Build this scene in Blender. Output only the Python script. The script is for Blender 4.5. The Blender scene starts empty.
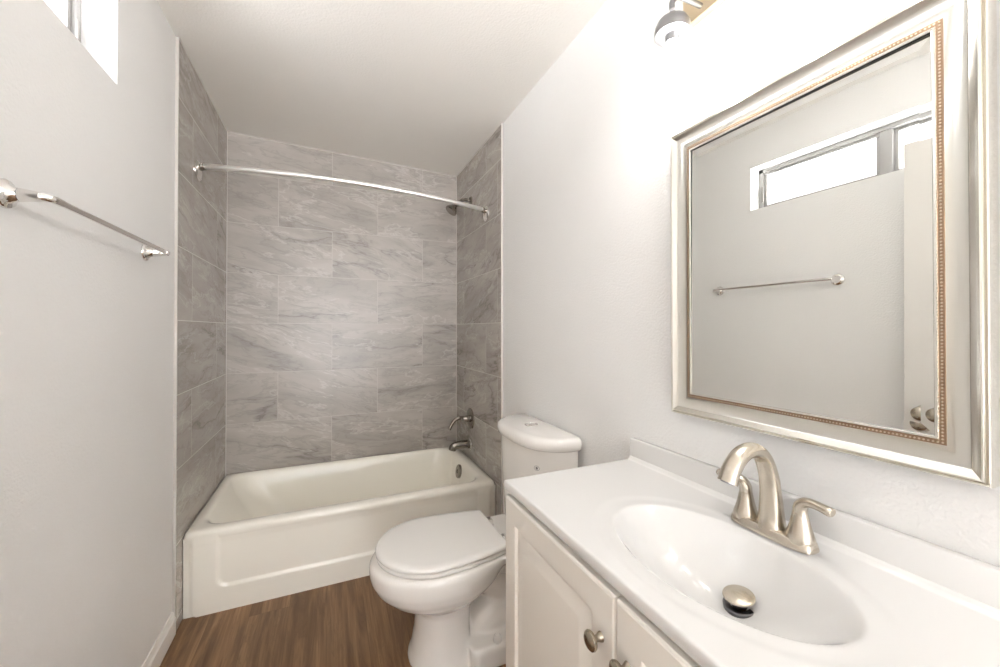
import bpy, bmesh, math, random
from mathutils import Vector, Matrix
random.seed(7)
R = math.radians
sc = bpy.context.scene
C = sc.collection

# ------------------------------------------------------------------ camera
CAM_H = 1.23
YAW = math.atan(171 / 389)
cam_d = bpy.data.cameras.new('camera')
cam_d.sensor_width = 36.0
cam_d.lens = 389 / 1000 * 36
cam_d.shift_y = -0.0074
cam_d.clip_start = 0.02
cam = bpy.data.objects.new('camera', cam_d)
cam.location = (0, 0, CAM_H)
cam.rotation_euler = (R(90.42), 0, -YAW)
C.objects.link(cam)
sc.camera = cam

# ------------------------------------------------------------------ world, exposure
world = bpy.data.worlds.new('daylight_and_fill')
sc.world = world
world.use_nodes = True
bg = world.node_tree.nodes['Background']
bg.inputs[1].default_value = 1.0
_t = world.node_tree                       # even sky; lower half brightened as added fill for ceiling and walls
_tc = _t.nodes.new('ShaderNodeTexCoord'); _sp = _t.nodes.new('ShaderNodeSeparateXYZ')
_rp = _t.nodes.new('ShaderNodeValToRGB'); _mr = _t.nodes.new('ShaderNodeMapRange')
_mr.inputs['From Min'].default_value = -1
_t.links.new(_tc.outputs['Generated'], _sp.inputs[0]); _t.links.new(_sp.outputs[2], _mr.inputs['Value'])
_t.links.new(_mr.outputs[0], _rp.inputs[0])
SKY, LOW_FILL = 1.5, 7.5
_rp.color_ramp.elements[0].position = .42; _rp.color_ramp.elements[0].color = (LOW_FILL, LOW_FILL * 1.0, LOW_FILL * 1.015, 1)
_rp.color_ramp.elements[1].position = .55; _rp.color_ramp.elements[1].color = (SKY * .95, SKY * .985, SKY * 1.02, 1)
_t.links.new(_rp.outputs[0], bg.inputs[0])
sc.view_settings.view_transform = 'Standard'
sc.view_settings.look = 'None'
sc.view_settings.gamma = 1
sc.view_settings.use_curve_mapping = False
sc.view_settings.exposure = 1.46
BULB = 35.0
sc.cycles.max_bounces = 16
sc.cycles.diffuse_bounces = 8
sc.cycles.transparent_max_bounces = 16
sc.cycles.caustics_reflective = False
sc.cycles.sample_clamp_indirect = 6
sc.cycles.use_denoising = True

# ------------------------------------------------------------------ dimensions
XL, XR = -0.575, 0.885          # painted side walls
TL, TR = -0.565, 0.875          # tiled faces of the alcove
YB = 2.80                       # tiled back wall
YT = 1.975                      # front edge of the tiled sides
YREAR = -4.00  # open rear end, lengthened so the added fill falls evenly
CEIL = 2.46                     # wall tops; the ceiling itself slopes down to the right
def ceil_z(x): return 2.421 - (x - TL) * .031
FZ = 0.0                       # finished floor level

# ------------------------------------------------------------------ node helpers
class NT:
    def __init__(s, name):
        s.m = bpy.data.materials.new(name); s.m.use_nodes = True
        s.t = s.m.node_tree; s.n = s.t.nodes
        s.b = s.n['Principled BSDF']
    def node(s, typ, **kw):
        n = s.n.new(typ)
        for k, v in kw.items(): setattr(n, k, v)
        return n
    def put(s, sock, v):
        if hasattr(v, 'is_linked') or isinstance(v, bpy.types.NodeSocket): s.t.links.new(v, sock)
        else: sock.default_value = v
    def math(s, op, a, b=0.0, c=None):
        n = s.node('ShaderNodeMath', operation=op)
        s.put(n.inputs[0], a); s.put(n.inputs[1], b)
        if c is not None: s.put(n.inputs[2], c)
        return n.outputs[0]
    def xyz(s):
        tc = s.node('ShaderNodeTexCoord'); sp = s.node('ShaderNodeSeparateXYZ')
        s.t.links.new(tc.outputs['Object'], sp.inputs[0])
        return tc.outputs['Object'], sp.outputs
    def comb(s, x, y, z):
        n = s.node('ShaderNodeCombineXYZ')
        for i, v in enumerate((x, y, z)): s.put(n.inputs[i], v)
        return n.outputs[0]
    def noise(s, vec, scale, detail=3, rough=.5, dist=0.0):
        n = s.node('ShaderNodeTexNoise')
        s.put(n.inputs['Vector'], vec)
        n.inputs['Scale'].default_value = scale; n.inputs['Detail'].default_value = detail
        n.inputs['Roughness'].default_value = rough; n.inputs['Distortion'].default_value = dist
        return n.outputs['Fac']
    def white(s, vec):
        n = s.node('ShaderNodeTexWhiteNoise'); n.noise_dimensions = '3D'
        s.put(n.inputs['Vector'], vec); return n.outputs
    def ramp(s, fac, stops):
        n = s.node('ShaderNodeValToRGB'); s.put(n.inputs[0], fac)
        e = n.color_ramp.elements
        while len(e) < len(stops): e.new(0.5)
        for k, (p, c) in enumerate(stops):
            e[k].position = p; e[k].color = (*c, 1) if len(c) == 3 else c
        return n.outputs[0]
    def mix(s, fac, a, b, mode='MIX'):
        n = s.node('ShaderNodeMix', data_type='RGBA', blend_type=mode)
        s.put(n.inputs[0], fac)
        for sock, v in ((n.inputs[6], a), (n.inputs[7], b)):
            s.put(sock, v if not isinstance(v, tuple) else (*v, 1))
        return n.outputs[2]
    def bump(s, h, strength, dist=.002):
        n = s.node('ShaderNodeBump'); s.put(n.inputs['Height'], h)
        n.inputs['Strength'].default_value = strength; n.inputs['Distance'].default_value = dist
        s.t.links.new(n.outputs[0], s.b.inputs['Normal'])

def mat(name, col, rough=.5, metal=0.0, bump=None, coat=0.0, spec=.5, var=0.0):
    k = NT(name); b = k.b
    b.inputs['Roughness'].default_value = rough
    b.inputs['Metallic'].default_value = metal
    b.inputs['Coat Weight'].default_value = coat
    b.inputs['Coat Roughness'].default_value = .05
    b.inputs['Specular IOR Level'].default_value = spec
    o, _ = k.xyz()
    if var:
        f = k.noise(o, 9, 4)
        c = k.mix(f, tuple(v * (1 - var) for v in col), tuple(min(1, v * (1 + var)) for v in col))
        k.t.links.new(c, b.inputs['Base Color'])
    else:
        b.inputs['Base Color'].default_value = (*col, 1)
    if bump:
        k.bump(k.noise(o, bump[0], 3), bump[1], bump[2])
    return k.m

M = {}
M['wall'] = mat('wall_paint', (.865, .862, .856), .55, bump=(150, .5, .003), var=.01)
M['ceiling'] = mat('ceiling_paint', (.88, .86, .825), .7, bump=(120, .5, .003), var=.01)
M['trim'] = mat('trim_paint', (.84, .82, .79), .35, var=.01)
M['caulk'] = mat('caulk', (.64, .615, .585), .5, var=.02)
M['tub'] = mat('tub_enamel', (.945, .92, .84), .16, coat=.3, var=.008)
M['china'] = mat('toilet_china', (.85, .83, .80), .08, coat=.4, var=.005)
M['seat'] = mat('seat_plastic', (.86, .845, .82), .18, var=.005)
M['marble'] = mat('cultured_marble', (.78, .775, .765), .12, coat=.3, var=.008)
M['cabinet'] = mat('cabinet_paint', (.84, .80, .74), .32, var=.008)
M['kick'] = mat('toe_kick_paint', (.72, .68, .62), .5, var=.01)
M['nickel'] = mat('brushed_nickel', (.60, .545, .465), .27, 1, var=.03)
M['knobmetal'] = mat('antique_nickel', (.40, .35, .28), .25, 1, var=.05)
M['chrome'] = mat('chrome', (.82, .80, .78), .06, 1, var=.01)
M['dchrome'] = mat('shower_chrome', (.30, .272, .24), .2, 1, var=.03)
M['rod'] = mat('satin_rod', (.95, .94, .92), .42, 1, var=.01)
M['frame'] = mat('silver_leaf', (.88, .862, .805), .16, 1, var=.006)
M['framedark'] = mat('silver_leaf_dark', (.60, .545, .45), .3, 1, var=.03)
M['bead'] = mat('bronze_bead', (.36, .25, .17), .35, 1, var=.05)
M['pearl'] = mat('pale_bead', (.66, .55, .44), .3, 1, var=.03)
M['mirror'] = mat('mirror_glass', (.90, .905, .88), .0, 1, var=.002)
M['flange'] = mat('flange_chrome', (.86, .84, .82), .2, 1, var=.02)
M['black'] = mat('rubber_and_gap_shade', (.015, .015, .015), .4, var=.05)  # stopper stem; also paints the shaded gap round the mirror glass
M['drain'] = mat('dark_drain_metal', (.16, .16, .165), .3, 1, var=.03)
M['grey'] = mat('grey_metal', (.33, .33, .34), .35, 1, var=.03)
M['brass'] = mat('warm_satin_metal', (.72, .60, .42), .33, 1, var=.02)
M['alu'] = mat('white_aluminium', (.42, .41, .40), .35, var=.01)
M['latch'] = mat('window_latch', (.36, .34, .32), .4, .6, var=.03)
M['ink'] = mat('sticker_ink', (.18, .18, .19), .5, var=.02)

# clear glass without refraction: mirror-like at grazing angles, see-through otherwise
def glass(name, tint=(1, 1, 1), refl=1.0):
    k = NT(name)
    k.n.remove(k.b)
    lw = k.node('ShaderNodeLayerWeight'); lw.inputs[0].default_value = .5
    fr = k.math('MULTIPLY_ADD', k.math('POWER', lw.outputs['Facing'], 4.0), .75, .04)
    tr = k.node('ShaderNodeBsdfTransparent'); tr.inputs[0].default_value = (*tint, 1)
    gl = k.node('ShaderNodeBsdfGlossy'); gl.inputs['Roughness'].default_value = .02
    mx = k.node('ShaderNodeMixShader')
    o, _ = k.xyz()
    k.t.links.new(k.math('MULTIPLY', fr, refl), mx.inputs[0])
    k.t.links.new(tr.outputs[0], mx.inputs[1]); k.t.links.new(gl.outputs[0], mx.inputs[2])
    k.t.links.new(mx.outputs[0], k.n['Material Output'].inputs[0])
    return k.m
M['glass'] = glass('window_glass')
M['shade'] = glass('shade_glass', (.97, .97, .97), 1.3)

def emitter(name, col, st):
    k = NT(name)
    k.b.inputs['Base Color'].default_value = (*col, 1)
    k.b.inputs['Emission Color'].default_value = (*col, 1)
    k.b.inputs['Emission Strength'].default_value = st
    return k.m
M['bulb'] = emitter('lit_bulb', (1.0, .975, .94), BULB)

def tile_mat(name, axis, offA, offB, seed, rough):
    """Large grey marble tiles in half-running bond; rows .305 high, tiles .60 long."""
    k = NT(name); o, x = k.xyz()
    u, v = x[axis], x[2]
    rv = k.math('DIVIDE', k.math('SUBTRACT', v, .35 - .305 * 4), .305)
    row = k.math('FLOOR', rv); fv = k.math('FRACT', rv)
    par = k.math('MODULO', row, 2)                         # 0 -> B rows, 1 -> A rows
    off = k.math('ADD', k.math('MULTIPLY', par, offA - offB), offB)
    ru = k.math('DIVIDE', k.math('ADD', k.math('SUBTRACT', u, off), 6.0), .60)
    col = k.math('FLOOR', ru); fu = k.math('FRACT', ru)
    eu = k.math('MULTIPLY', k.math('MINIMUM', fu, k.math('SUBTRACT', 1, fu)), .60)
    ev = k.math('MULTIPLY', k.math('MINIMUM', fv, k.math('SUBTRACT', 1, fv)), .305)
    edge = k.math('MINIMUM', eu, ev)
    grout = k.math('LESS_THAN', edge, .0016)
    rnd = k.white(k.comb(row, col, seed))
    sp = k.node('ShaderNodeSeparateXYZ'); k.t.links.new(rnd['Color'], sp.inputs[0])
    # veins: flow along the tile with a gentle tilt
    pu = k.math('ADD', u, k.math('MULTIPLY', sp.outputs[0], 9.0))
    pv = k.math('ADD', v, k.math('MULTIPLY', sp.outputs[1], 9.0))
    tilt = k.math('MULTIPLY', k.math('SUBTRACT', sp.outputs[2], .2), .45)
    pv2 = k.math('ADD', pv, k.math('MULTIPLY', pu, tilt))
    base = k.comb(k.math('MULTIPLY', pu, 1.0), k.math('MULTIPLY', pv2, 3.6), seed * 3.1)
    wn = k.node('ShaderNodeTexNoise'); k.put(wn.inputs['Vector'], base); wn.inputs['Scale'].default_value = 2.3
    wn.inputs['Detail'].default_value = 4
    vm = k.node('ShaderNodeVectorMath', operation='MULTIPLY_ADD')
    k.put(vm.inputs[0], wn.outputs['Color']); vm.inputs[1].default_value = (.35, .55, .3); k.put(vm.inputs[2], base)
    warp = vm.outputs[0]
    cloud = k.noise(warp, 1.9, 6, .62)
    n1 = k.noise(warp, 1.5, 5, .55)
    vein = k.math('ABSOLUTE', k.math('SUBTRACT', n1, .5))
    n2 = k.noise(warp, 3.4, 6, .6)
    vein2 = k.math('ABSOLUTE', k.math('SUBTRACT', n2, .53))
    n3 = k.noise(warp, 2.6, 5, .6)
    pale = k.math('ABSOLUTE', k.math('SUBTRACT', n3, .58))
    c0 = k.ramp(cloud, [(.28, (.345, .318, .292)), (.5, (.445, .413, .382)), (.72, (.53, .497, .465))])
    gate = k.ramp(k.noise(base, 1.2, 2), [(.42, (0, 0, 0)), (.62, (1, 1, 1))])
    d1 = k.ramp(vein, [(0.0, (1, 1, 1)), (.010, (.45, .45, .45)), (.05, (0, 0, 0))])
    d2 = k.ramp(vein2, [(0.0, (1, 1, 1)), (.03, (0, 0, 0))])
    d3 = k.ramp(pale, [(0.0, (1, 1, 1)), (.022, (0, 0, 0))])
    c1 = k.mix(k.math('MULTIPLY', k.math('MULTIPLY', d1, gate), .85), c0, (.19, .172, .155))
    c2 = k.mix(k.math('MULTIPLY', d2, .35), c1, (.25, .23, .21))
    c3 = k.mix(k.math('MULTIPLY', d3, .38), c2, (.72, .70, .675))
    c4 = k.mix(k.math('MULTIPLY', grout, .6), c3, (.62, .595, .565))
    k.t.links.new(c4, k.b.inputs['Base Color'])
    k.t.links.new(k.math('ADD', k.math('MULTIPLY', grout, .4), rough), k.b.inputs['Roughness'])
    k.bump(k.math('MULTIPLY', grout, -1.0), .4, .001)
    return k.m
M['tileback'] = tile_mat('tile_back', 0, -.293, .018, 1.0, .29)
M['tileleft'] = tile_mat('tile_left', 1, 2.163, 2.58, 2.0, .24)
M['tileright'] = tile_mat('tile_right', 1, 2.624, 2.202, 5.0, .24)

def floor_mat():
    k = NT('plank_floor'); o, x = k.xyz()
    W, L = .152, 1.22
    rx = k.math('DIVIDE', k.math('ADD', x[0], 3.0 * W * 10 + .005), W)
    row = k.math('FLOOR', rx); fx = k.math('FRACT', rx)
    r1 = k.white(k.comb(row, 3.0, 1.0))['Value']
    ry = k.math('DIVIDE', k.math('ADD', k.math('ADD', x[1], 10), k.math('MULTIPLY', r1, L)), L)
    col = k.math('FLOOR', ry); fy = k.math('FRACT', ry)
    ex = k.math('MULTIPLY', k.math('MINIMUM', fx, k.math('SUBTRACT', 1, fx)), W)
    ey = k.math('MULTIPLY', k.math('MINIMUM', fy, k.math('SUBTRACT', 1, fy)), L)
    seam = k.math('LESS_THAN', k.math('MINIMUM', ex, ey), .0011)
    rn = k.white(k.comb(row, col, 7.0))
    sh = k.math('MULTIPLY', rn['Value'], 20.0)
    vec = k.comb(k.math('ADD', k.math('MULTIPLY', x[0], 15.0), sh), k.math('ADD', k.math('MULTIPLY', x[1], 1.5), sh), sh)
    g1 = k.noise(vec, 1.1, 4, .6, .9)
    vec2 = k.comb(k.math('ADD', k.math('MULTIPLY', x[0], 90.0), sh), k.math('MULTIPLY', x[1], 3.0), sh)
    g2 = k.noise(vec2, 1.0, 3, .6)
    ring = k.math('FRACT', k.math('MULTIPLY', g1, 7.0))
    c = k.ramp(g1, [(.28, (.105, .050, .020)), (.5, (.26, .142, .066)), (.74, (.44, .265, .135))])
    c = k.mix(k.math('MULTIPLY', k.ramp(ring, [(0, (1, 1, 1)), (.22, (0, 0, 0))]), .30), c, (.085, .040, .018))
    c = k.mix(k.math('MULTIPLY', k.ramp(g2, [(.35, (0, 0, 0)), (.7, (1, 1, 1))]), .62), c, (.115, .054, .022))
    tint = k.math('ADD', .82, k.math('MULTIPLY', rn['Value'], .24))
    hsv = k.node('ShaderNodeHueSaturation'); k.put(hsv.inputs['Value'], tint); k.put(hsv.inputs['Color'], c)
    c = k.mix(k.math('MULTIPLY', seam, .3), hsv.outputs[0], (.05, .025, .012))
    k.t.links.new(c, k.b.inputs['Base Color'])
    k.b.inputs['Roughness'].default_value = .42
    k.bump(g2, .08, .001)
    return k.m
M['floor'] = floor_mat()

# ------------------------------------------------------------------ mesh helpers
WL = {}     # world position of each object's origin

def link(o, parent=None):
    C.objects.link(o)
    if parent is not None: o.parent = parent

def obj(name, bm, m, parent=None, ang=35, origin=None, fix=True):
    """Link a bmesh built in world coordinates as ONE mesh object (origin at its parent's, or at `origin`)."""
    if fix: bmesh.ops.recalc_face_normals(bm, faces=bm.faces)
    P = Vector(WL[parent.name]) if parent is not None else Vector(origin or (0, 0, 0))
    if P.length: bmesh.ops.translate(bm, vec=-P, verts=bm.verts)
    me = bpy.data.meshes.new(name)
    bm.to_mesh(me); bm.free()
    for p in me.polygons: p.use_smooth = True
    me.set_sharp_from_angle(angle=R(ang))
    me.materials.append(m if not isinstance(m, str) else M[m])
    o = bpy.data.objects.new(name, me)
    link(o, parent)
    if parent is None: o.location = P
    WL[o.name] = tuple(P)
    return o

def thing(name, label, cat, loc, group=None):
    o = bpy.data.objects.new(name, None); o.empty_display_size = .05
    o.location = loc; C.objects.link(o); WL[o.name] = tuple(loc)
    o['label'] = label; o['category'] = cat
    if group: o['group'] = group
    return o

def struct(name, bm, m, parent=None, ang=35):
    o = obj(name, bm, m, parent, ang)
    if parent is None: o['kind'] = 'structure'
    return o

def box(bm, a, b, bev=0.0, seg=2):
    """Axis-aligned box between corners a and b, optionally with rounded edges."""
    n0 = len(bm.verts)
    r = bmesh.ops.create_cube(bm, size=1)
    vs = r['verts']
    ctr = [(a[i] + b[i]) / 2 for i in range(3)]; sz = [abs(b[i] - a[i]) for i in range(3)]
    for v in vs: v.co = Vector([ctr[i] + v.co[i] * sz[i] for i in range(3)])
    if bev:
        es = list({e for v in vs for e in v.link_edges})
        bmesh.ops.bevel(bm, geom=es, offset=bev, segments=seg, profile=.5, affect='EDGES')
    return bm

def B(*args, **k): return box(bmesh.new(), *args, **k)

def loft(bm, rings, closed=True, cap0=True, cap1=True):
    vr = [[bm.verts.new(p) for p in r] for r in rings]
    n = len(vr[0])
    for a, b in zip(vr[:-1], vr[1:]):
        for i in range(n if closed else n - 1):
            j = (i + 1) % n
            bm.faces.new((a[i], a[j], b[j], b[i]))
    if cap0: bm.faces.new(vr[0][::-1])
    if cap1: bm.faces.new(vr[-1])
    return bm

def lathe(bm, base, axis, prof, n=32, cap0=True, cap1=True):
    """Revolve (radius, height) pairs about `axis` through `base`."""
    ax = Vector(axis).normalized(); t = ax.orthogonal().normalized(); s = ax.cross(t)
    rings = []
    for r, h in prof:
        r = max(r, 1e-5)
        rings.append([Vector(base) + ax * h + (t * math.cos(2 * math.pi * i / n) + s * math.sin(2 * math.pi * i / n)) * r for i in range(n)])
    return loft(bm, rings, True, cap0, cap1)

def spline(pts, n=8):
    """Catmull-Rom through pts (any dimension)."""
    P = [pts[0]] + list(pts) + [pts[-1]]; out = []
    for i in range(1, len(P) - 2):
        a, b, c, d = (P[i - 1], P[i], P[i + 1], P[i + 2])
        for k in range(n):
            t = k / n
            out.append(tuple(.5 * (2 * b[j] + (c[j] - a[j]) * t + (2 * a[j] - 5 * b[j] + 4 * c[j] - d[j]) * t * t
                                   + (3 * b[j] - a[j] - 3 * c[j] + d[j]) * t ** 3) for j in range(len(b))))
    out.append(tuple(pts[-1])); return out

def tube(bm, pts, rad, n=20, cap=True, up=None, flat=1.0):
    """Sweep a circle (or an ellipse: flat scales the second axis) along pts; rad is a number or a list."""
    pts = [Vector(p) for p in pts]
    rads = rad if isinstance(rad, (list, tuple)) else [rad] * len(pts)
    flats = flat if isinstance(flat, (list, tuple)) else [flat] * len(pts)
    rings = []; prev = None
    for i, p in enumerate(pts):
        d = (pts[min(i + 1, len(pts) - 1)] - pts[max(i - 1, 0)]).normalized()
        if prev is None:
            t = (Vector(up) - d * d.dot(Vector(up))).normalized() if up else d.orthogonal().normalized()
        else:
            t = (prev - d * d.dot(prev)).normalized()
        prev = t; s = d.cross(t)
        rings.append([p + (t * math.cos(2 * math.pi * k / n) + s * math.sin(2 * math.pi * k / n) * flats[i]) * rads[i] for k in range(n)])
    return loft(bm, rings, True, cap, cap)

def rrect(x0, x1, y0, y1, r, z, k=6):
    """Rounded rectangle ring, k+1 points per corner."""
    out = []
    for cx, cy, a0 in ((x1 - r, y1 - r, 0), (x0 + r, y1 - r, 90), (x0 + r, y0 + r, 180), (x1 - r, y0 + r, 270)):
        for i in range(k + 1):
            a = R(a0 + 90 * i / k)
            out.append((cx + r * math.cos(a), cy + r * math.sin(a), z))
    return out

def sstep(a, b, x):
    t = max(0, min(1, (x - a) / (b - a))); return t * t * (3 - 2 * t)

# ------------------------------------------------------------------ room shell
def holed_wall(bm, x0, x1, y0, y1, z0, z1, holes):
    """Wall slab in the YZ plane with rectangular holes (ya, yb, za, zb)."""
    ys = sorted({y0, y1, *[h[0] for h in holes], *[h[1] for h in holes]})
    zs = sorted({z0, z1, *[h[2] for h in holes], *[h[3] for h in holes]})
    inside = lambda y, z: any(h[0] < y < h[1] and h[2] < z < h[3] for h in holes)
    g = {}
    def V(i, j, s):
        if (i, j, s) not in g: g[(i, j, s)] = bm.verts.new((x1 if s else x0, ys[i], zs[j]))
        return g[(i, j, s)]
    solid = lambda i, j: 0 <= i < len(ys) - 1 and 0 <= j < len(zs) - 1 and not inside((ys[i] + ys[i + 1]) / 2, (zs[j] + zs[j + 1]) / 2)
    for i in range(len(ys) - 1):
        for j in range(len(zs) - 1):
            if not solid(i, j): continue
            for s in (0, 1): bm.faces.new((V(i, j, s), V(i + 1, j, s), V(i + 1, j + 1, s), V(i, j + 1, s)))
            for di, dj, e in ((-1, 0, ((i, j), (i, j + 1))), (1, 0, ((i + 1, j), (i + 1, j + 1))),
                              (0, -1, ((i, j), (i + 1, j))), (0, 1, ((i, j + 1), (i + 1, j + 1)))):
                if not solid(i + di, j + dj):
                    (a, b), (c, d) = e
                    bm.faces.new((V(a, b, 0), V(c, d, 0), V(c, d, 1), V(a, b, 1)))
    return bm

WIN = (.33, 1.502, 1.951, 2.205)
struct('floor', B((XL - .1, YREAR - .1, -.05), (XR + .1, YB + .1, FZ)), 'floor')
xa_, xb_ = XL - .12, XR + .1
struct('ceiling', loft(bmesh.new(), [[(xa_, y, ceil_z(xa_)), (xb_, y, ceil_z(xb_)), (xb_, y, 2.52), (xa_, y, 2.52)] for y in (YREAR - .1, YB + .1)]), 'ceiling')
struct('wall_left', holed_wall(bmesh.new(), XL - .12, XL, YREAR, YB + .1, 0, CEIL, [WIN]), 'wall')
struct('wall_right', B((XR, YREAR, 0), (XR + .1, YB + .1, CEIL)), 'wall')
struct('wall_back', B((XL, YB, 0), (XR, YB + .1, CEIL)), 'tileback')
struct('wall_alcove_left', B((XL, YT, 0), (TL, YB, CEIL)), 'tileleft')
struct('wall_alcove_right', B((TR, YT, 0), (XR, YB, CEIL)), 'tileright')
bm = bmesh.new()       # pale caulk along the tile edges and the ceiling
w = .004
box(bm, (XL, YT - w, .0), (TL + .001, YT, ceil_z(TL)), .002)
struct('trim_1', bm, 'caulk')
bm = bmesh.new(); box(bm, (TR - .001, YT - w, 0), (XR, YT, ceil_z(XR)), .002)
struct('trim_2', bm, 'caulk')
bm = bmesh.new()
zl, zr_ = ceil_z(TL), ceil_z(TR)
loft(bm, [[(x, YB, z + .001), (x, YB - .005, z + .001), (x, YB, z - .005)] for x, z in ((TL, zl), (TR, zr_))])
for x, z, d in ((TL, zl, .005), (TR, zr_, -.005)):
    loft(bm, [[(x, y, z + .001), (x + d, y, z + .001), (x, y, z - .005)] for y in (YT, YB)])
struct('trim_3', bm, 'caulk')
bm = bmesh.new()       # corner grout lines
box(bm, (TL, YB - .003, .30), (TL + .003, YB, zl)); box(bm, (TR - .003, YB - .003, .30), (TR, YB, zr_))
struct('trim_4', bm, 'caulk')

def baseboard(name, x_wall, sgn, y0, y1, h=.092, t=.013):
    prof = [(0, FZ), (t, FZ), (t, h * .72), (t * .62, h * .80), (t * .62, h * .86), (t * .3, h), (0, h)]
    rings = [[(x_wall + sgn * p, y, z) for p, z in prof] for y in (y0, y1)]
    return struct(name, loft(bmesh.new(), rings), 'trim', ang=20)
baseboard('baseboard_left', XL, 1, .10, YT - w)
baseboard('baseboard_right', XR, -1, .97, YT - w)

# window in the left wall: deep white reveal, aluminium slider outside it
ya, yb, za, zb = WIN
xo = XL - .115
bm = bmesh.new()
f = .022
e = .004
for a, b in (((ya - e, za - e), (yb + e, za + f)), ((ya - e, zb - f), (yb + e, zb + e)), ((ya - e, za - e), (ya + f, zb + e)), ((yb - f, za - e), (yb + e, zb + e))):
    box(bm, (xo, a[0], a[1]), (xo + .035, b[0], b[1]), .002)
win = struct('window_1', bm, 'alu')
ym = .92
obj('mullion', B((xo - .002, ym - .022, za + f), (xo + .03, ym + .022, zb - f), bev=.002), 'alu', win)
for (p, q, dx) in ((ya + f, ym - .022, -.004), (ym + .022, yb - f, .008)):
    bm = bmesh.new(); s = .016
    z0, z1 = za + f, zb - f
    for a, b in (((p, z0), (q, z0 + s)), ((p, z1 - s), (q, z1)), ((p, z0 + s), (p + s, z1 - s)), ((q - s, z0 + s), (q, z1 - s))):
        box(bm, (xo + dx, a[0], a[1]), (xo + dx + .016, b[0], b[1]), .0015)
    sash = obj('sash', bm, 'alu', win)
    obj('pane', B((xo + dx + .006, p + s, z0 + s), (xo + dx + .009, q - s, z1 - s)), 'glass', sash)
obj('latch', B((xo + .035, yb - .030, za + .055), (xo + .043, yb - .018, za + .15), bev=.002), 'latch', win)
obj('tilt_clip', B((xo + .024, yb - .11, za + f), (xo + .034, yb - .075, za + f + .012), bev=.002), 'latch', win)

# open door folded back against the left wall (seen in the mirror)
DY0, DY1, DX0, DX1 = .035, .802, -.535, -.50
bm = B((DX0, DY0, .012), (DX1, DY1, 2.03), bev=.002)
door = struct('door_1', bm, 'trim')
for s_, x_ in ((1, DX1), (-1, DX0)):
    bm = bmesh.new()
    lathe(bm, (x_, DY1 - .065, .905), (s_, 0, 0), [(.032, 0), (.032, .004), (.029, .009), (.012, .012), (.0115, .030), (.024, .036), (.0285, .046), (.027, .056), (.018, .062), (.0, .0635)] if s_ > 0 else [(.030, 0), (.028, .006), (.011, .008), (.011, .012), (.022, .015), (.026, .022), (.018, .0285), (0, .030)], 28)
    obj('door_knob', bm, 'nickel', door)
obj('latch_plate', B((DX0 + .006, DY1, .877), (DX1 - .006, DY1 + .0015, .934)), 'knobmetal', door)
for hz in (.22, 1.0, 1.8):
    obj('hinge', lathe(bmesh.new(), (DX0 - .006, DY0 - .006, hz - .045), (0, 0, 1), [(.006, 0), (.006, .09)], 14), 'knobmetal', door)
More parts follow.
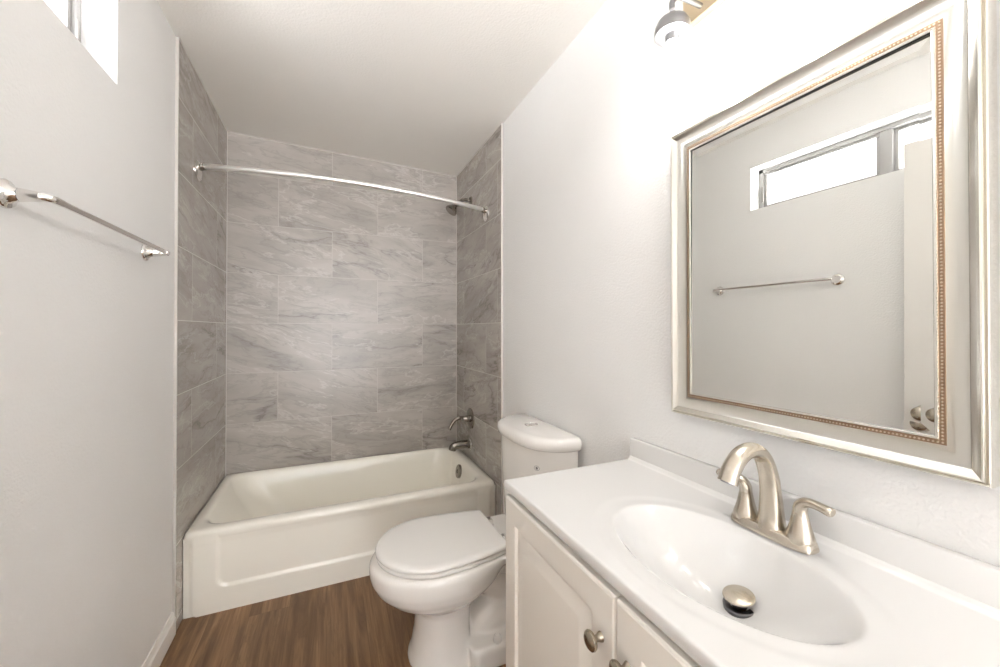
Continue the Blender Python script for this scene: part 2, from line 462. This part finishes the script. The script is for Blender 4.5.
# ------------------------------------------------------------------ bathtub
def bathtub():
    YF = 2.045
    x0, x1, y1 = TL + .002, TR - .002, YB - .004
    root = thing('bathtub', 'cream enamelled alcove bathtub with a panelled apron, filling the grey tiled recess', 'bathtub', ((x0 + x1) / 2, YF, 0))
    zr = .362
    bm = bmesh.new(); K = 8
    def ring(ix0, ix1, iy0, iy1, r, z): return rrect(x0 + ix0, x1 - ix1, YF + iy0, y1 - iy1, r, z, K)
    rings = [ring(0, 0, .014, 0, .012, FZ), ring(0, 0, .014, 0, .012, .30), ring(0, 0, .006, 0, .014, .325),
             ring(.0, .0, .003, 0, .018, .342), ring(.003, .003, .008, .002, .022, .355), ring(.010, .010, .020, .006, .03, zr),
             ring(.035, .05, .050, .020, .09, zr + .001), ring(.046, .060, .060, .026, .10, zr - .004), ring(.054, .068, .068, .032, .105, zr - .016),
             ring(.075, .076, .078, .042, .12, .30), ring(.14, .093, .100, .058, .14, .20), ring(.20, .105, .115, .070, .15, .11),
             ring(.24, .12, .135, .090, .14, .070), ring(.30, .15, .17, .13, .12, .050), ring(.38, .19, .22, .18, .10, .045)]
    loft(bm, rings, True, True, True)
    # apron: raised border, ridge near the left edge, sunken centre panel with rounded corners
    nx, nz = 180, 60
    zt = .338
    def h(x, z):
        d = 0.0
        def sd(xa, xb, za, zb, r):
            cx, cz = (xa + xb) / 2, (za + zb) / 2
            qx, qz = abs(x - cx) - (xb - xa) / 2 + r, abs(z - cz) - (zb - za) / 2 + r
            return math.hypot(max(qx, 0), max(qz, 0)) + min(max(qx, qz), 0) - r
        s1 = sd(x0 + .028, x1 - .028, -.012, .60, .040)     # raised field inside a flat outer band
        s2 = sd(x0 + .122, x1 - .115, .108, .60, .040)     # sunken centre panel
        d += .009 * (1 - sstep(-.006, .004, s1))
        d -= .008 * (1 - sstep(-.005, .004, s2))
        return d
    g = []
    for j in range(nz + 1):
        z = FZ + (zt - FZ) * j / nz
        g.append([bm.verts.new((x0 + (x1 - x0) * i / nx, YF + .0125 - h(x0 + (x1 - x0) * i / nx, z) * (1 - .6 * sstep(.30, .338, z)) - .006 * sstep(.29, .338, z), z)) for i in range(nx + 1)])
    for j in range(nz):
        for i in range(nx): bm.faces.new((g[j][i], g[j][i + 1], g[j + 1][i + 1], g[j + 1][i]))
    for row in (g,):
        back = [[bm.verts.new((v.co.x, YF + .016, v.co.z)) for v in g[0]], [bm.verts.new((v.co.x, YF + .016, v.co.z)) for v in g[-1]]]
        for i in range(nx):
            bm.faces.new((g[0][i], g[0][i + 1], back[0][i + 1], back[0][i]))
            bm.faces.new((g[-1][i], g[-1][i + 1], back[1][i + 1], back[1][i]))
    obj('basin', bm, 'tub', root, 50)
    px, pz = x1 - .082, .287
    d = Vector((-1, 0, .18)).normalized()
    bm = lathe(bmesh.new(), (px, 2.475, pz), d, [(.044, -.006), (.044, .005), (.040, .010), (.012, .012), (.012, .009), (.0, .009)], 32)
    op = obj('overflow_plate', bm, 'dchrome', root); op['label'] = 'dull chrome overflow plate'
    bm = lathe(bmesh.new(), (x1 - .30, 2.45, .060), (0, 0, 1), [(.032, 0), (.032, .004), (.026, .006), (.020, .003), (0, .003)], 28)
    obj('drain', bm, 'dchrome', root)
    return root
bathtub()

# shower fittings on the right-hand tiled end
YS = 2.48
t = thing('shower_valve', 'dull chrome shower valve with a drooping lever on a round plate, above the tub spout', 'shower valve', (TR, YS, .628))
bm = lathe(bmesh.new(), (TR, YS, .628), (-1, 0, 0), [(.070, 0), (.070, .003), (.066, .007), (.050, .009), (.030, .011), (.0, .011)], 48)
obj('escutcheon', bm, 'dchrome', t)
bm = lathe(bmesh.new(), (TR - .009, YS, .628), (-1, 0, 0), [(.024, 0), (.024, .014), (.020, .034), (.017, .048), (.0, .050)], 28)
p = spline([(TR - .045, YS, .633), (TR - .080, YS, .637), (TR - .115, YS, .622), (TR - .138, YS, .590), (TR - .146, YS, .566)], 6)
tube(bm, p, [.014 - .006 * i / (len(p) - 1) for i in range(len(p))], 16)
obj('lever_handle', bm, 'dchrome', t)

t = thing('tub_spout', 'short chrome tub spout on the tiled wall over the tub rim', 'tub spout', (TR, YS, .458))
bm = bmesh.new()
p = spline([(TR, YS, .458), (TR - .05, YS, .459), (TR - .095, YS, .458), (TR - .122, YS, .450), (TR - .130, YS, .430)], 6)
tube(bm, p, [.0295 - .006 * (i / (len(p) - 1)) for i in range(len(p))], 24)
obj('spout', bm, 'dchrome', t)
obj('collar', lathe(bmesh.new(), (TR, YS, .458), (-1, 0, 0), [(.036, 0), (.036, .006), (.030, .012), (.0, .012)], 32), 'chrome', t)

t = thing('overhead_shower', 'small chrome shower head on a bent arm high on the right tiled wall', 'shower head', (TR, YS, 2.095))
obj('flange', lathe(bmesh.new(), (TR, YS, 2.095), (-1, 0, 0), [(.030, 0), (.030, .003), (.024, .009), (.011, .012), (.0, .012)], 28), 'dchrome', t)
arm = spline([(TR, YS, 2.095), (TR - .04, YS, 2.098), (TR - .075, YS, 2.085), (TR - .10, YS, 2.062)], 6)
obj('arm', tube(bmesh.new(), arm, .0105, 16), 'dchrome', t)
d = Vector((-.62, -.05, -.78)).normalized()
obj('nozzle', lathe(bmesh.new(), Vector((TR - .094, YS, 2.068)), d, [(.013, 0), (.016, .007), (.016, .016), (.012, .022), (.018, .032), (.034, .056), (.041, .068), (.041, .077), (.037, .080), (.0, .079)], 32), 'dchrome', t)

# curved shower rod
t = thing('shower_curtain_rod', 'curved satin white shower rod spanning the tiled tub alcove', 'shower rod', (TL, 2.235, 1.985))
n = 48
A, Bp = Vector((TL + .020, 2.225, 1.992)), Vector((TR - .022, 2.19, 1.952))
def rodp(s):
    q = A.lerp(Bp, s); q.y -= .105 * math.sin(math.pi * s) ** .9; return q
split = .33
obj('outer_tube', tube(bmesh.new(), [rodp(split * i / 20) for i in range(21)], .0138, 20), 'rod', t)
obj('inner_tube', tube(bmesh.new(), [rodp(split - .01 + (1 - split + .01) * i / 36) for i in range(37)], .0122, 20), 'rod', t)
for q, sg in ((A, 1), (Bp, -1)):
    xw = TL if sg > 0 else TR
    bm = lathe(bmesh.new(), (xw, q.y + .006, q.z - .022), (sg, 0, 0), [(.046, 0), (.046, .004), (.039, .010), (.020, .013), (.0, .013)], 32)
    fl = obj('flange', bm, 'flange', t)
    bm = tube(bmesh.new(), [(xw + sg * .008, q.y + .006, q.z - .008), (xw + sg * .018, q.y + .004, q.z - .003), (q.x + sg * .012, q.y - .004, q.z)], [.013, .015, .0155], 18)
    obj('swivel', bm, 'dchrome', fl)

# ------------------------------------------------------------------ toilet
def toilet():
    yc = 1.465
    t = thing('toilet', 'white two-piece toilet with closed lid between the tub and the vanity', 'toilet', (.55, yc, 0))
    def egg(xf, xb, w, z, cx=None, pb=2.0, pf=2.0, n=56):
        cx = cx if cx is not None else xf + (xb - xf) * .48
        out = []
        for i in range(n):
            a = 2 * math.pi * i / n; c, s = math.cos(a), math.sin(a)
            e = pb if c > 0 else pf
            xx = abs(c) ** (2 / e) * (xb - cx if c > 0 else cx - xf)
            out.append((cx + (xx if c > 0 else -xx), yc + w * math.copysign(abs(s) ** (2 / e), s), z))
        return out
    bm = bmesh.new()
    rows = [(FZ, .272, .515, .132, 3.0), (.014, .272, .515, .132, 3.0), (.045, .284, .50, .121, 3.2), (.11, .296, .495, .112, 3.2), (.19, .301, .50, .108, 3), (.215, .284, .52, .116, 2.6),
            (.24, .228, .56, .143, 2.3), (.265, .188, .59, .168, 2.2), (.295, .156, .62, .187, 2.2), (.325, .140, .64, .196, 2.2), (.352, .134, .655, .199, 2.3), (.374, .133, .66, .199, 2.4), (.388, .139, .66, .195, 2.4), (.394, .152, .65, .185, 2.4)]
    loft(bm, [egg(a, b, w, z, cx=(a + (b - a) * .48), pb=e) for z, a, b, w, e in rows])
    # rear deck that carries the tank
    dk = [(.27, .60, .80, .075), (.33, .58, .85, .11), (.36, .56, .865, .15), (.385, .55, .868, .16), (.392, .56, .862, .155)]
    loft(bm, [rrect(a, b, yc - w, yc + w, .04, z) for z, a, b, w in dk])
    # trapway hump and foot
    p = spline([(.46, yc, .20), (.53, yc, .245), (.60, yc, .225), (.635, yc, .15), (.64, yc, .07), (.64, yc, .01)], 6)
    tube(bm, p, [.062] * len(p), 20)
    loft(bm, [rrect(.472, .755, yc - w, yc + w, .03, z) for z, w in ((FZ, .164), (.062, .158), (.074, .148))])
    p = spline([(.545, yc, .04), (.58, yc, .085), (.635, yc, .105), (.69, yc, .085), (.72, yc, .04)], 5)
    tube(bm, p, .088, 18)
    o = obj('bowl', bm, 'china', t, 180)
    md = o.modifiers.new('remesh', 'REMESH'); md.mode = 'VOXEL'; md.voxel_size = .0055; md.use_smooth_shade = True
    sm = o.modifiers.new('smooth', 'SMOOTH'); sm.factor = .5; sm.iterations = 10
    for s in (-1, 1):
        obj('bolt_cap', lathe(bmesh.new(), (.575, yc + s * .132, .068), (0, 0, 1), [(.016, 0), (.0155, .014), (.013, .024), (.008, .029), (0, .030)], 20), 'seat', t)
    # tank and lid: flat back against the wall, bowed front
    def dshape(xb, xf, w, z, e=3.0, n=40, rb=.012):
        out = []
        for i in range(n + 1):
            q = -1 + 2 * i / n
            q = math.sin(q * math.pi / 2)
            xx = (max(0, 1 - abs(q) ** e)) ** (1 / 2.2)
            out.append((xb - rb - (xb - rb - xf) * xx, yc + w * q, z))
        out.append((xb, yc + w - rb * .4, z)); out.append((xb, yc - w + rb * .4, z))
        return out
    XBK = .862; yc -= .012
    loft(bm := bmesh.new(), [dshape(XBK, xf, w, z) for z, xf, w in ((.388, .715, .190), (.395, .706, .198), (.42, .700, .206), (.60, .692, .222), (.775, .686, .230))])
    obj('tank', bm, 'china', t, 60)
    loft(bm := bmesh.new(), [dshape(XBK + .004, xf, w, z) for z, xf, w in ((.774, .680, .238), (.778, .674, .244), (.800, .670, .246), (.812, .675, .243), (.819, .686, .236), (.822, .705, .224))])
    lid = obj('tank_lid', bm, 'china', t, 60)
    bx, by = .790, yc + .012
    bm = lathe(bmesh.new(), (bx, by, .820), (0, 0, 1), [(.029, 0), (.029, .004), (.0265, .006), (.026, .004), (0, .0045)], 32)
    fb = obj('flush_button', bm, 'chrome', lid)
    obj('half_flush_key', lathe(bmesh.new(), (bx, by - .008, .8235), (0, 0, 1), [(.013, 0), (.013, .003), (.009, .004), (0, .004)], 24), 'chrome', fb)
    # round maker's mark on the tank front
    tank = [o for o in t.children if o.name.startswith('tank') and 'lid' not in o.name][0]
    my, mz = 1.29, .705
    def fx_(y_, z_):
        xf, w = .692 - .006 * (z_ - .6) / .175, .222 + .008 * (z_ - .6) / .175
        return XBK - .012 - (XBK - .012 - xf) * (1 - min(1, abs(y_ - yc) / w) ** 3) ** (1 / 2.2) - .0009
    bm = bmesh.new(); rings = []
    for r in (.0095, .0083):
        rings.append([(fx_(my + r * math.cos(2 * math.pi * i / 28), mz + r * math.sin(2 * math.pi * i / 28)), my + r * math.cos(2 * math.pi * i / 28), mz + r * math.sin(2 * math.pi * i / 28)) for i in range(28)])
    loft(bm, rings, True, False, False)
    loft(bm, [[(fx_(my + r * math.cos(a * math.pi / 6), mz + r * 1.3 * math.sin(a * math.pi / 6)), my + r * math.cos(a * math.pi / 6), mz + r * 1.3 * math.sin(a * math.pi / 6)) for a in range(12)] for r in (.0042, .0040)], True, False, True)
    mk = obj('makers_mark', bm, 'ink', tank, fix=False); mk['label'] = 'small round grey mark'
    yc += .012
    # seat ring and lid
    def seat_ring(xf, xb, w, wb, z, n=36):
        cx = .36; out = []
        for i in range(n + 1):
            a = R(90 + 180 * i / n)
            out.append((cx + (cx - xf) * math.cos(a), yc + w * math.sin(a), z))
        for k in range(1, 7):
            s_ = k / 6; out.append((cx + (xb - cx) * s_, yc - (w + (wb - w) * s_ ** 1.7), z))
        for k in range(1, 6): out.append((xb, yc - wb + 2 * wb * k / 6, z))
        for k in range(6, 0, -1):
            s_ = k / 6; out.append((cx + (xb - cx) * s_, yc + (w + (wb - w) * s_ ** 1.7), z))
        return out
    loft(bm := bmesh.new(), [seat_ring(.158 + i, .612 - i * .4, .190 - i, .148 - i * .5, z) for z, i in ((.395, .008), (.399, .002), (.405, .0), (.410, .002), (.4125, .008))])
    obj('seat', bm, 'seat', t, 60)
    loft(bm := bmesh.new(), [seat_ring(.155 + i, .616 - i * .3, .193 - i, .152 - i * .4, z) for z, i in ((.4145, .006), (.418, .001), (.423, .0), (.428, .002), (.431, .007), (.4325, .03), (.4335, .08))])
    obj('seat_lid', bm, 'seat', t, 60)
    for s in (-1, 1):
        bm = lathe(bmesh.new(), (.628, yc + s * .075 - .014, .413), (0, 1, 0), [(.011, 0), (.013, .003), (.013, .025), (.011, .028)], 20)
        lathe(bm, (.628, yc + s * .075, .388), (0, 0, 1), [(.018, 0), (.018, .010), (.012, .016), (.0, .016)], 20)
        h = obj('hinge', bm, 'chrome', t)
    return t
toilet()

# ------------------------------------------------------------------ vanity cabinet
VY0, VY1, VXF = .045, .956, .432
def panel_front(bm, xf, y0, y1, z0, z1, prof, back):
    """Raised-panel face: concentric rectangles (inset, height toward -X)."""
    rings = [[(back, y0, z0), (back, y1, z0), (back, y1, z1), (back, y0, z1)]]
    for i, hgt in prof:
        rings.append([(xf - hgt, y0 + i, z0 + i), (xf - hgt, y1 - i, z0 + i), (xf - hgt, y1 - i, z1 - i), (xf - hgt, y0 + i, z1 - i)])
    return loft(bm, rings)
PROF = [(0, .013), (.002, .0165), (.005, .018), (.056, .018), (.058, .0165), (.061, .0105), (.068, .0095), (.072, .0105), (.094, .0165), (.097, .0175), (.101, .0178)]
cab = thing('vanity_cabinet', 'off-white painted vanity cabinet with two raised-panel doors and nickel knobs', 'cabinet', (.66, .4985, 0))
XF = .446
bm = bmesh.new()          # open-topped box: ends, back, bottom and a face frame
c0, c1 = VY0 + .012, VY1 - .012
for a, b in (((XF + .018, c0, .095), (XR - .004, c0 + .016, .7995)), ((XF + .018, c1 - .016, .095), (XR - .004, c1, .7995)), ((XR - .012, c0 + .016, .095), (XR - .004, c1 - .016, .7995)),
             ((XF + .018, c0 + .016, .095), (XR - .012, c1 - .016, .111)), ((XF, c0, .095), (XF + .018, c0 + .04, .7995)), ((XF, c1 - .04, .095), (XF + .018, c1, .7995)),
             ((XF, .488, .135), (XF + .018, .528, .76)), ((XF, c0 + .04, .095), (XF + .018, c1 - .04, .135)), ((XF, c0 + .04, .76), (XF + .018, c1 - .04, .7995))):
    box(bm, a, b, .001, 1)
obj('carcass', bm, 'cabinet', cab)
obj('toe_kick', B((XF + .06, VY0 + .02, FZ), (XR - .004, VY1 - .02, .095)), 'kick', cab)
ymid = .508
for y0, y1, ky in ((ymid + .0015, VY1 - .016, ymid + .036), (VY0 + .016, ymid - .0015, ymid - .030)):
    dr = obj('door', panel_front(bmesh.new(), XF, y0, y1, .115, .791, PROF, XF - .0005), 'cabinet', cab, 25)
    bm = lathe(bmesh.new(), (XF - .018, ky, .703), (-1, 0, 0), [(.0085, 0), (.0075, .003), (.0055, .008), (.0055, .013), (.010, .016), (.0150, .0185), (.0162, .0215), (.0155, .0245), (.0125, .027), (.007, .0285), (0, .029)], 32)
    obj('knob', bm, 'knobmetal', dr)

# ------------------------------------------------------------------ vanity top with moulded basin
TOPZ = .825
BX, BY, BA, BB = .634, .490, .207, .135     # basin centre; half length (Y), half depth (X)
DXc, DYc = .687, .476
def top_z(x, y):
    ex, ey = (x - BX) / BB, (y - BY) / BA
    r = math.hypot(ex, ey)
    z = 0.0
    # soft raised-edge ring outside the bowl, then the bowl itself
    r2 = math.hypot((x - BX) / (BB + .042), (y - BY) / (BA + .052))
    z -= .0018 * (1 - sstep(.90, 1.0, r2))
    if r < 1.02:
        # distance toward the drain: the deepest place sits back toward the faucet
        q = max(0.0, 1.02 - r)
        z -= .105 * (1 - min(1, r / 1.02) ** 2.4) ** 1.22
        dd = math.hypot(x - DXc, y - DYc)
        z -= .004 * (1 - sstep(.0, .10, dd))
    # fillet up to the backsplash
    z += .012 * sstep(XR - .035, XR - .018, x) ** 2
    return z
def vanity_top():
    t = thing('vanity_countertop', 'glossy white vanity top with a moulded oval basin and low backsplash', 'countertop', (.66, .4985, .800))
    bm = bmesh.new()
    x0, x1, y0, y1 = VXF, XR - .002, VY0, VY1
    nx, ny = 120, 230
    g = []
    re = .005
    def edge(d): return -re * (1 - math.sqrt(max(0, 1 - (1 - min(1, d / re)) ** 2))) if d < re else 0
    xs = [x0 + (x1 - x0) * i / nx for i in range(nx + 1)]; ys = [y0 + (y1 - y0) * j / ny for j in range(ny + 1)]
    xs[1:1] = [x0 + .0007, x0 + .0018, x0 + .0032]; ys[1:1] = [y0 + .001, y0 + .0025]; ys[-1:-1] = [y1 - .003, y1 - .0015, y1 - .0006]
    xs.sort(); ys.sort()
    for y in ys:
        row = []
        for x in xs:
            z = TOPZ + top_z(x, y) + min(edge(x - x0), edge(y - y0), edge(y1 - y))
            row.append(bm.verts.new((x, y, z)))
        g.append(row)
    for j in range(len(ys) - 1):
        for i in range(len(xs) - 1): bm.faces.new((g[j][i], g[j][i + 1], g[j + 1][i + 1], g[j + 1][i]))
    # slab edges down to the underside, rounded at the bottom
    def skirt(edge_v, dx, dy):
        a = edge_v
        for zz, off in ((.8035, 0), (.800, .003)):
            b = [bm.verts.new((v.co.x + dx * off, v.co.y + dy * off, zz)) for v in edge_v]
            for i in range(len(a) - 1): bm.faces.new((a[i], a[i + 1], b[i + 1], b[i]))
            a = b
    skirt([r[0] for r in g], 1, 0); skirt(g[-1], 0, -1); skirt(g[0], 0, 1)
    obj('basin_top', bm, 'marble', t, 50, fix=True)
    bm = B((XR - .021, VY0, TOPZ - .02), (XR - .001, VY1, .889), bev=.004, seg=3)
    obj('backsplash', bm, 'marble', t)
    zd = TOPZ + top_z(DXc, DYc)
    nrm = Vector((top_z(DXc - .01, DYc) - top_z(DXc + .01, DYc), top_z(DXc, DYc - .01) - top_z(DXc, DYc + .01), .02)).normalized()
    nrm = (nrm + Vector((0, 0, 2))).normalized()
    base = Vector((DXc, DYc, zd))
    dr = obj('drain', lathe(bmesh.new(), base, nrm, [(.0280, -.006), (.0280, .0015), (.026, .003), (.0165, .0025), (.0155, -.012), (0, -.012)], 36), 'drain', t)
    obj('stem', lathe(bmesh.new(), base, nrm, [(.0135, -.010), (.0135, .0145), (.0, .0145)], 28), 'black', dr)
    st = obj('stopper', lathe(bmesh.new(), base, nrm, [(.018, .014), (.0255, .0155), (.0265, .0175), (.0255, .0195), (.018, .0218), (.009, .0232), (0, .0235)], 40), 'nickel', t)
    st['label'] = 'brushed nickel pop-up stopper'
vanity_top()

# ------------------------------------------------------------------ faucet
def faucet():
    fx, fy, fz = .804, .492, TOPZ + .0005
    t = thing('faucet', 'brushed nickel two-handle faucet with a high arched spout on the vanity top', 'faucet', (fx, fy, fz))
    bm = bmesh.new()
    def oval(w, l, z, e=3.6, n=48):
        out = []
        for i in range(n):
            a = 2 * math.pi * i / n
            out.append((fx + w * math.copysign(abs(math.cos(a)) ** (2 / e), math.cos(a)), fy + l * math.copysign(abs(math.sin(a)) ** (2 / e), math.sin(a)), z))
        return out
    loft(bm, [oval(.0275, .0775, fz), oval(.0275, .0775, fz + .003), oval(.0262, .0765, fz + .007), oval(.0245, .0755, fz + .012), oval(.0232, .073, fz + .0155), oval(.0215, .070, fz + .017)])
    obj('base_plate', bm, 'nickel', t, 40)
    # spout: wide at the foot, arching forward and down
    pts = [(fx, fy, fz + .010, .0270), (fx, fy, fz + .035, .0225), (fx - .002, fy, fz + .078, .0192), (fx - .009, fy, fz + .118, .0178), (fx - .027, fy, fz + .154, .0168),
           (fx - .056, fy, fz + .1715, .0165), (fx - .090, fy, fz + .166, .0166), (fx - .115, fy, fz + .144, .0172), (fx - .128, fy, fz + .120, .0180)]
    p = spline(pts, 8)
    bm = tube(bmesh.new(), [q[:3] for q in p], [q[3] for q in p], 28, up=(0, 1, 0), flat=[1.0 - .14 * min(1, i / 30) for i in range(len(p))])
    sp = obj('spout', bm, 'nickel', t, 50)
    tip = Vector(p[-1][:3]); dd = (Vector(p[-1][:3]) - Vector(p[-2][:3])).normalized()
    obj('aerator', lathe(bmesh.new(), tip - dd * .003, dd, [(.0115, 0), (.0115, .0045), (.0095, .0045), (.009, .002), (0, .002)], 24), 'grey', sp)
    for s in (1, -1):
        hy = fy + s * .0515
        prof = [(.0235, .010), (.0228, .020), (.0195, .030), (.0160, .043), (.0135, .055), (.0122, .062), (.0122, .0625), (.0115, .063), (.0115, .0645)]
        hd = obj('handle', lathe(bmesh.new(), (fx, hy, fz), (0, 0, 1), prof, 32), 'nickel', t)
        lv = spline([(fx, hy, fz + .063, .0120), (fx, hy + s * .001, fz + .074, .0120), (fx - .001, hy + s * .007, fz + .083, .0112), (fx - .003, hy + s * .018, fz + .088, .0100), (fx - .006, hy + s * .036, fz + .0885, .0094), (fx - .009, hy + s * .052, fz + .087, .0100), (fx - .0095, hy + s * .056, fz + .0865, .0080)], 6)
        bm = tube(bmesh.new(), [q[:3] for q in lv], [q[3] for q in lv], 20, up=(1, 0, 0), flat=[1.0 - .22 * min(1, i / 20) for i in range(len(lv))])
        obj('lever', bm, 'nickel', hd, 50)
faucet()

# ------------------------------------------------------------------ mirror
MY0, MY1, MZ0, MZ1 = .2235, .785, 1.005, 1.755
MX = .8655
def sweep_frame(bm, prof, y0, y1, z0, z1, closed=False):
    """Mitred picture-frame moulding on the right wall: prof = (inset from outer edge, distance off the wall)."""
    prof = [(i * 1.035, h + .005 if h else 0) for i, h in prof]
    rings = [[(XR - h, y0 + i, z0 + i), (XR - h, y1 - i, z0 + i), (XR - h, y1 - i, z1 - i), (XR - h, y0 + i, z1 - i)] for i, h in prof]
    return loft(bm, rings, True, False, False)
t = thing('mirror', 'large mirror in a silver frame with fine beading, hanging on the wall above the vanity', 'mirror', (XR, (MY0 + MY1) / 2, MZ0))
cove = [(0, 0), (0, .022), (.0008, .0245), (.0020, .0250), (.0032, .0240), (.0038, .0222), (.0052, .0222), (.0058, .0270), (.0070, .0290), (.0088, .0294), (.0100, .0284)]
cove += [(.0100 + .0350 * s, .0146 + .0138 * (1 - s) ** 2.1 + .0019 * s ** 3) for s in (.05, .1, .16, .23, .31, .4, .5, .6, .7, .8, .9, 1.0)]
cove += [(.0450, .0165)]
obj('groove_line', sweep_frame(bmesh.new(), [(.0037, .0226), (.0053, .0226)], MY0, MY1, MZ0, MZ1), 'framedark', t)
obj('frame', sweep_frame(bmesh.new(), cove, MY0, MY1, MZ0, MZ1), 'frame', t, 40)
bedp = [(.0450, .0165), (.0455, .0180), (.0520, .0180), (.0525, .0185)]
bd = obj('bead_band', sweep_frame(bmesh.new(), bedp, MY0, MY1, MZ0, MZ1), 'bead', t, 40)
bm = bmesh.new(); i0 = .0505; pitch = .0052
corners = [(MY0 + i0, MZ0 + i0), (MY1 - i0, MZ0 + i0), (MY1 - i0, MZ1 - i0), (MY0 + i0, MZ1 - i0)]
for k in range(4):
    a, b = Vector(corners[k]), Vector(corners[(k + 1) % 4]); n = int((b - a).length / pitch)
    for q in range(n):
        c = a.lerp(b, q / n)
        r = bmesh.ops.create_icosphere(bm, subdivisions=1, radius=.0017)
        bmesh.ops.translate(bm, verts=r['verts'], vec=(XR - .0231, c.x, c.y))
obj('beading', bm, 'pearl', bd, 180)
lip = [(.0525, .0185), (.0535, .0200), (.0560, .0200), (.0572, .0190), (.0572, .0178)]
obj('inner_lip', sweep_frame(bmesh.new(), lip, MY0, MY1, MZ0, MZ1), 'frame', t, 40)
obj('rebate_shade', sweep_frame(bmesh.new(), [(.0572, .0178), (.0572, .0125)], MY0, MY1, MZ0, MZ1), 'black', t)  # inner frame wall painted black to stand in for the shaded gap
gi, bv = .0580, .0175
tb = -math.tan(R(.85)) * bv       # seen through its bevelled edge the reflection leans inward
bm = bmesh.new()
def grect(i, x):          # the glass sits very slightly askew in its frame
    return [(x - .006 * (y - .504) + .006 * (z - 1.38), y, z) for y, z in ((MY0 + i, MZ0 + i), (MY1 - i, MZ0 + i), (MY1 - i, MZ1 - i), (MY0 + i, MZ1 - i))]
loft(bm, [grect(gi, XR - .009), grect(gi, MX + tb), grect(gi + bv, MX)], True, True, True)
gl = obj('mirror_glass', bm, 'mirror', t, .5)

# ------------------------------------------------------------------ vanity light
def vanity_light():
    yc, zb = .495, 2.03
    t = thing('vanity_light', 'warm metal bar light with three clear glass shades, lit, above the mirror', 'wall light', (XR, yc, zb))
    obj('backplate', B((XR - .022, yc - .255, zb), (XR, yc + .255, zb + .075), bev=.003), 'brass', t)
    for y in (yc - .2, yc, yc + .2):
        ax = .765
        a = spline([(XR - .020, y, zb + .022), (XR - .06, y, zb + .022), (ax + .02, y, zb + .018), (ax, y, zb - .002), (ax, y, zb - .02)], 6)
        arm = obj('arm', tube(bmesh.new(), a, .0065, 14), 'grey', t)
        obj('socket_cup', lathe(bmesh.new(), (ax, y, zb - .040), (0, 0, 1), [(.0, -.062), (.016, -.062), (.017, -.045), (.0405, -.043), (.0415, -.036), (.040, -.022), (.034, -.010), (.024, -.003), (.012, .001), (.010, .010), (0, .012)], 32), 'grey', arm)
        sh = lathe(bmesh.new(), (ax, y, zb - .070), (0, 0, -1), [(.0425, 0), (.0435, .03), (.046, .065), (.052, .105), (.057, .125), (.058, .128)], 40, False, False)
        obj('glass_shade', sh, 'shade', t)
        bm = lathe(bmesh.new(), (ax, y, zb - .095), (0, 0, -1), [(.0, 0), (.013, .0), (.014, .012), (.022, .026), (.029, .042), (.030, .055), (.026, .070), (.016, .081), (.0, .085)], 20)
        b_ = obj('bulb', bm, 'bulb', t, 180); b_['label'] = 'glowing frosted bulb'
vanity_light()

# ------------------------------------------------------------------ towel bar on the left wall
def towel_bar():
    z, y0, y1, xb = 1.491, 1.068, 1.695, -.510
    t = thing('towel_bar', 'chrome towel bar mounted on the left wall under the high window', 'towel bar', (XL, (y0 + y1) / 2, z))
    for y, s in ((y0, 1), (y1, -1)):
        bm = lathe(bmesh.new(), (XL, y, z), (1, 0, 0), [(.0285, 0), (.0285, .004), (.026, .008), (.020, .0095), (.018, .013), (.0150, .017), (.0130, .023)], 32)
        p = spline([(XL + .024, y, z, .0135), (XL + .044, y, z, .0105), (xb - .010, y + s * .001, z, .0088), (xb - .002, y + s * .007, z, .0085), (xb, y + s * .020, z, .0082), (xb, y + s * .036, z, .0082)], 6)
        tube(bm, [q[:3] for q in p], [q[3] for q in p], 20)
        obj('post', bm, 'chrome', t, 50)
    obj('rail', tube(bmesh.new(), [(xb, y0 + .034, z), (xb, (y0 + y1) / 2, z), (xb, y1 - .034, z)], .0072, 20), 'chrome', t)
towel_bar()
